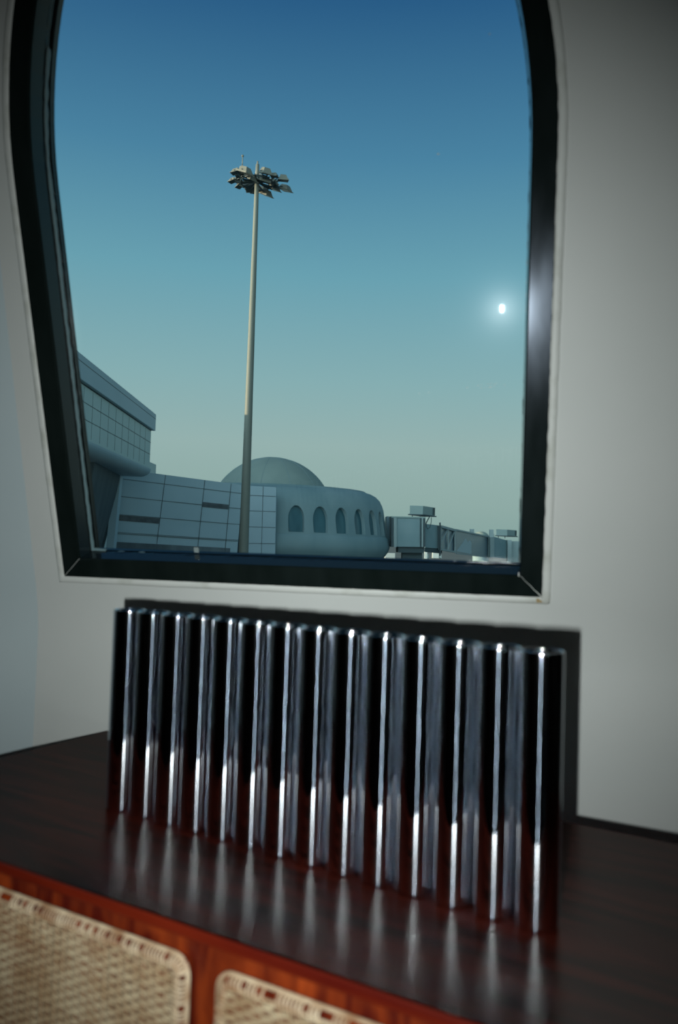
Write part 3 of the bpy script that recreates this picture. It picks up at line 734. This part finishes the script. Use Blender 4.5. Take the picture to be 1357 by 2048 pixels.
# telescopic tunnel
mb = MB(); prism(mb, px_quad(851.5, 1047.5, 1095, 880, 1051, 1097, 71, 73), Vector((.5, 2.4, 0))); mb.build('inner_tunnel', M['bridge'], bD)
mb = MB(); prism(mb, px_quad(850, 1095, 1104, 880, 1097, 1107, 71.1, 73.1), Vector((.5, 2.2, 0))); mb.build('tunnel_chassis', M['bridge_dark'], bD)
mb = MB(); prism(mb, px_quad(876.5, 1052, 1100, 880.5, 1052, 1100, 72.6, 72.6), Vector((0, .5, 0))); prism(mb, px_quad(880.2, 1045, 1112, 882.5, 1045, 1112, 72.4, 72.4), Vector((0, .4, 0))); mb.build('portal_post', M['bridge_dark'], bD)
q = px_quad(882, 1051, 1101, 911, 1059, 1106, 73, 78)
mb = MB(); prism(mb, [p+Vector((0, .35, 0)) for p in q], Vector((.6, 2.2, 0))); mb.build('glazed_tunnel', M['bridge_glass'], bD)
mb = MB()
BL, BR, TR, TL = q
def bl2(u, v): return BL.lerp(BR, u).lerp(TL.lerp(TR, u), v)
bar(mb, bl2(0, .96), bl2(1, .96), .25, .22); bar(mb, bl2(0, .04), bl2(1, .04), .25, .16)
for u in (.02, .50, .98): bar(mb, bl2(u, 0), bl2(u, 1), .12, .12, Vector((0, 1, 0)))
bar(mb, bl2(.04, .35), bl2(.46, .92), .10, .10, Vector((0, 1, 0))); bar(mb, bl2(.54, .2), bl2(.95, .92), .10, .10, Vector((0, 1, 0)))
mb.build('truss', M['bridge_light'], bD)
q3 = px_quad(911, 1058, 1108, 981, 1073, 1116, 78, 92)
mb = MB(); prism(mb, q3, Vector((.6, 2.4, 0))); mb.build('outer_tunnel', M['bridge_glass'], bD)
mb = MB(); BL, BR, TR, TL = q3; o_ = Vector((-.03, -.12, 0))
bar(mb, bl2(0, .97)+o_, bl2(1, .97)+o_, .2, .16); mb.build('tunnel_eave', M['bridge_light'], bD)
sg = MB(); nn = Vector((-.05, -.05, 0))
def flat(pts, off=.03):
    P = [bl2(u, v)+o_*.3 for u, v in pts]; n = len(P); d = Vector((0, .02, 0)); sg.add(P+[p+d for p in P], [tuple(range(n)), tuple(range(n, 2*n))[::-1]]+[(i, (i+1) % n, (i+1) % n+n, i+n) for i in range(n)])
flat([(.03, .12), (.42, .08), (.43, .58), (.38, .66), (.33, .55), (.27, .72), (.20, .52)])
sg.build('sign_panel', M['sign'], bD)
sg = MB(); o_ = Vector((-.10, -.22, 0))
flat([(.20, .36), (.28, .36), (.28, .30), (.34, .385), (.28, .47), (.28, .41), (.20, .41)]); flat([(.24, .27), (.27, .25), (.29, .33), (.26, .34)]); flat([(.24, .50), (.27, .52), (.29, .44), (.26, .43)])
sg.build('arrow_mark', M['bridge_dark'], bD)
sg = MB()
for (u0, u1, v) in ((.57, .64, .66), (.655, .70, .65), (.715, .755, .645), (.77, .80, .64)): flat([(u0, v), (u1, v), (u1, v+.035), (u0, v+.035)])
xx = .56
for k, hh in enumerate((.16, .09, .12, .20, .10, .22, .12, .10, .18, .12)):
    flat([(xx, .44), (xx+.018, .44), (xx+.024, .44+hh), (xx+.008, .44+hh)]); flat([(xx, .44), (xx+.034, .445), (xx+.034, .47), (xx, .465)]); xx += .034
sg.build('sign_lettering', M['sign'], bD)
q4 = px_quad(981, 1071, 1114, 1019, 1082, 1118, 92, 97)
mb = MB(); prism(mb, q4, Vector((.6, 2.6, 0))); mb.build('bridge_head', M['bridge'], bD)
mb = MB(); prism(mb, px_quad(1016, 1080, 1130, 1024, 1080, 1130, 96, 96), Vector((0, .8, 0))); prism(mb, px_quad(1024, 1082, 1125, 1060, 1083, 1125, 97, 97), Vector((0, 2, 0))); mb.build('cab', M['bridge_light'], bD)
for x, yt, yb in ((941.5, 1058, 1070), (980.5, 1059, 1074)):
    mb = MB(); prism(mb, px_quad(x, yt, yb, x+7.5, yt, yb, 88, 88), Vector((0, .5, 0))); mb.build('vent', M['bridge_light'], bD)
mb = MB(); prism(mb, px_quad(977.5, 1072, 1115, 980.5, 1073, 1115, 90.5, 91), Vector((0, .4, 0))); prism(mb, px_quad(981, 1068, 1115, 989, 1068, 1115, 90.6, 91), Vector((0, .4, 0))); mb.build('end_post', M['bridge_light'], bD)
ac_unit(993, 1015, 1034, 1058.5, 1059, 1063, 1070.5, 1076, 96, 'rooftop_unit', bD)
# ground support things in the far haze
def vehicle(x0, x1, yt, Y, label, nm='service_truck', cat='truck', group=None):
    p, q_ = at(x0, yt, Y), at(x1, yt, Y); w_ = q_.x-p.x; e = empty(nm, (p.x, Y, ZG), label, cat, group)
    h = p.z-ZG
    mb = MB(); mb.box((p.x, Y, ZG+.5), (q_.x-w_*.3, Y+2.2, p.z), bev=.08); mb.build('cargo_body', M['white'], e)
    mb = MB(); mb.box((q_.x-w_*.28, Y+.1, ZG+.5), (q_.x, Y+2.1, ZG+.5+(h-.5)*.7), bev=.12); mb.build('cab', M['bridge_light'], e)
    for fx in (.2, .82):
        mb = MB(); mb.lathe([(0, -.15), (.42, -.15), (.45, -.1), (.45, .1), (.42, .15), (0, .15)], 20, M=Matrix.Translation((p.x+w_*fx, Y+.2, ZG+.45)) @ Matrix.Rotation(pi/2, 4, 'X')); mb.build('wheel', M['bridge_dark'], e)
    return e
vehicle(771, 800, 1106, 150, 'pale service truck parked between the domed building and the boarding bridge')
vehicle(824, 834, 1103.5, 330, 'distant pale truck seen under the bridge rotunda', group=None)
vehicle(850, 858, 1103.5, 330, 'distant pale truck seen just right of the rotunda post')
vehicle(866, 884, 1105, 360, 'distant long pale truck under the telescopic tunnel')
dd_ = at(963, 1068, 190); e = empty('distant_dome', (dd_.x, dd_.y, ZG), 'small far dome showing above the boarding bridge', 'dome')
mb = MB(); mb.lathe([(1.9, ZG), (1.9, dd_.z-.9)], 32, axis=(dd_.x, dd_.y)); mb.build('dome_base', M['concrete'], e)
mb = MB(); mb.lathe([(1.95*cos(a), dd_.z-.9+1.5*sin(a)) for a in [pi/2*k/12 for k in range(13)]], 32, axis=(dd_.x, dd_.y)); mb.build('dome_shell', M['dome'], e)

# ------------------------------------------------------------------ floodlight mast
PT = at(515, 352, 50.0); PB = at(487, 1105, 50.0)
px_, py_ = (PT.x+PB.x)/2, 50.0
mst = empty('floodlight_mast', (px_, py_, ZG), 'tall grey floodlight mast carrying a ring of lamps beyond the window', 'light mast')
ZP = PT.z
mb = MB()
def rm(f): z = ZG+(ZP-ZG)*f; return .35-.215*((z-ZG)/(ZP-ZG))
mb.tube([(px_, py_, ZG+(ZP-ZG)*k/20) for k in range(21)], .3, 28, rfun=rm); mb.build('pole', M['mast'], mst)
mb = MB(); mb.tube([(px_, py_, ZP-.1), (px_, py_, ZP+.25), (px_, py_, ZP+.75)], .1, 12, rfun=lambda f: .15-.04*f); mb.tube([(px_, py_, ZP+.7), (px_, py_, ZP+.95)], .05, 8); mb.build('mast_head', M['lamp'], mst)
PR_ = at(517, 366, 50.0); zr = PR_.z
mb = MB()
for r_, z_ in ((1.05, zr), (.55, zr+.25)):
    mb.tube([(px_+r_*cos(a), py_+r_*sin(a), z_) for a in [2*pi*k/28 for k in range(28)]], .045, 6, closed=True)
for k in range(8):
    a = 2*pi*k/8; bar(mb, Vector((px_+.1*cos(a), py_+.1*sin(a), zr+.1)), Vector((px_+1.25*cos(a), py_+1.25*sin(a), zr)), .07, .07)
mb.build('ring_frame', M['lampglass'], mst)
def floodlight(pos, yaw, tilt, sc_=1.0):
    a = radians(yaw); R_ = Matrix.Translation(pos) @ Matrix.Rotation(a, 4, 'Z') @ Matrix.Rotation(radians(tilt), 4, 'Y') @ Matrix.Scale(sc_, 4)
    # housing: lens below/outside, tapered sheet-metal body
    lo = [(-.30, -.26), (.36, -.26), (.36, .26), (-.30, .26)]; hi = [(-.26, -.15), (.14, -.15), (.14, .15), (-.26, .15)]
    mb = MB(); mb.hexa([R_ @ Vector((x, y, -.10)) for x, y in lo]+[R_ @ Vector((x, y, .17)) for x, y in hi])
    mb.box((-.34, -.30, -.13), (.40, .30, -.095), M=R_); mb.box((-.42, -.10, -.02), (-.24, .10, .13), M=R_)
    f = mb.build('floodlight', M['lamp'], mst)
    mb = MB(); mb.box((-.29, -.25, -.14), (.35, .25, -.128), M=R_); mb.build('lens', M['lampglass'], f)
    mb = MB()
    hub = Vector((px_, py_, zr)); rad = Vector((pos.x-px_, pos.y-py_, 0)); q_ = hub+rad.normalized()*min(1.05, rad.length*.8)
    for s_ in (-.29, .29): bar(mb, R_ @ Vector((0, s_, 0)), q_, .035, .05)
    bar(mb, q_, hub+Vector((0, 0, .05)), .05, .06)
    mb.build('bracket', M['lampglass'], f)
for fx, fy, dy, yaw, tilt, k_ in (
        (492, 341.5, -1.3, -38, 24, 1.12), (532, 342.5, -1.0, -62, 22, 1.08), (501.5, 353.5, -.5, -42, 30, 1.08), (527, 356.5, -.3, -58, 26, 1.1), (566.5, 356.5, -.2, -80, 14, 1.05),
        (472, 342.5, -.8, 160, 8, .72), (481, 348.5, -.4, 170, 10, .72), (465.5, 360.5, .2, 150, 8, .62), (477, 359.5, .5, 145, 8, .62), (479, 370.5, 1.0, 130, 10, .62), (489, 368.5, 1.3, 125, 10, .62),
        (498.5, 374.5, 1.5, 80, 25, .78), (509, 377, 1.6, 100, 25, .8), (546, 364, .6, -70, 20, 1.05), (548.5, 375, 1.2, -42, 24, 1.05), (572, 376.5, .9, -35, 20, 1.0), (533, 386, 1.7, -40, 26, 1.08), (526, 379.5, 1.5, -40, 20, .95), (549.5, 350.5, -.6, -100, 10, .7)):
    p = at(fx, fy, 50+dy); floodlight(p, yaw, tilt, k_*1.12)
mb = MB(); q = at(490, 338, 50.0); mb.tube([(q.x, py_-1.2, q.z-.35), (q.x, py_-1.2, q.z+.22)], .03, 6)
mb.lathe([(0, 0), (.07, .01), (.08, .06), (.05, .12), (0, .14)], 12, M=Matrix.Translation((q.x, py_-1.2, q.z+.2))); mb.build('warning_lamp', M['lamp'], mst)
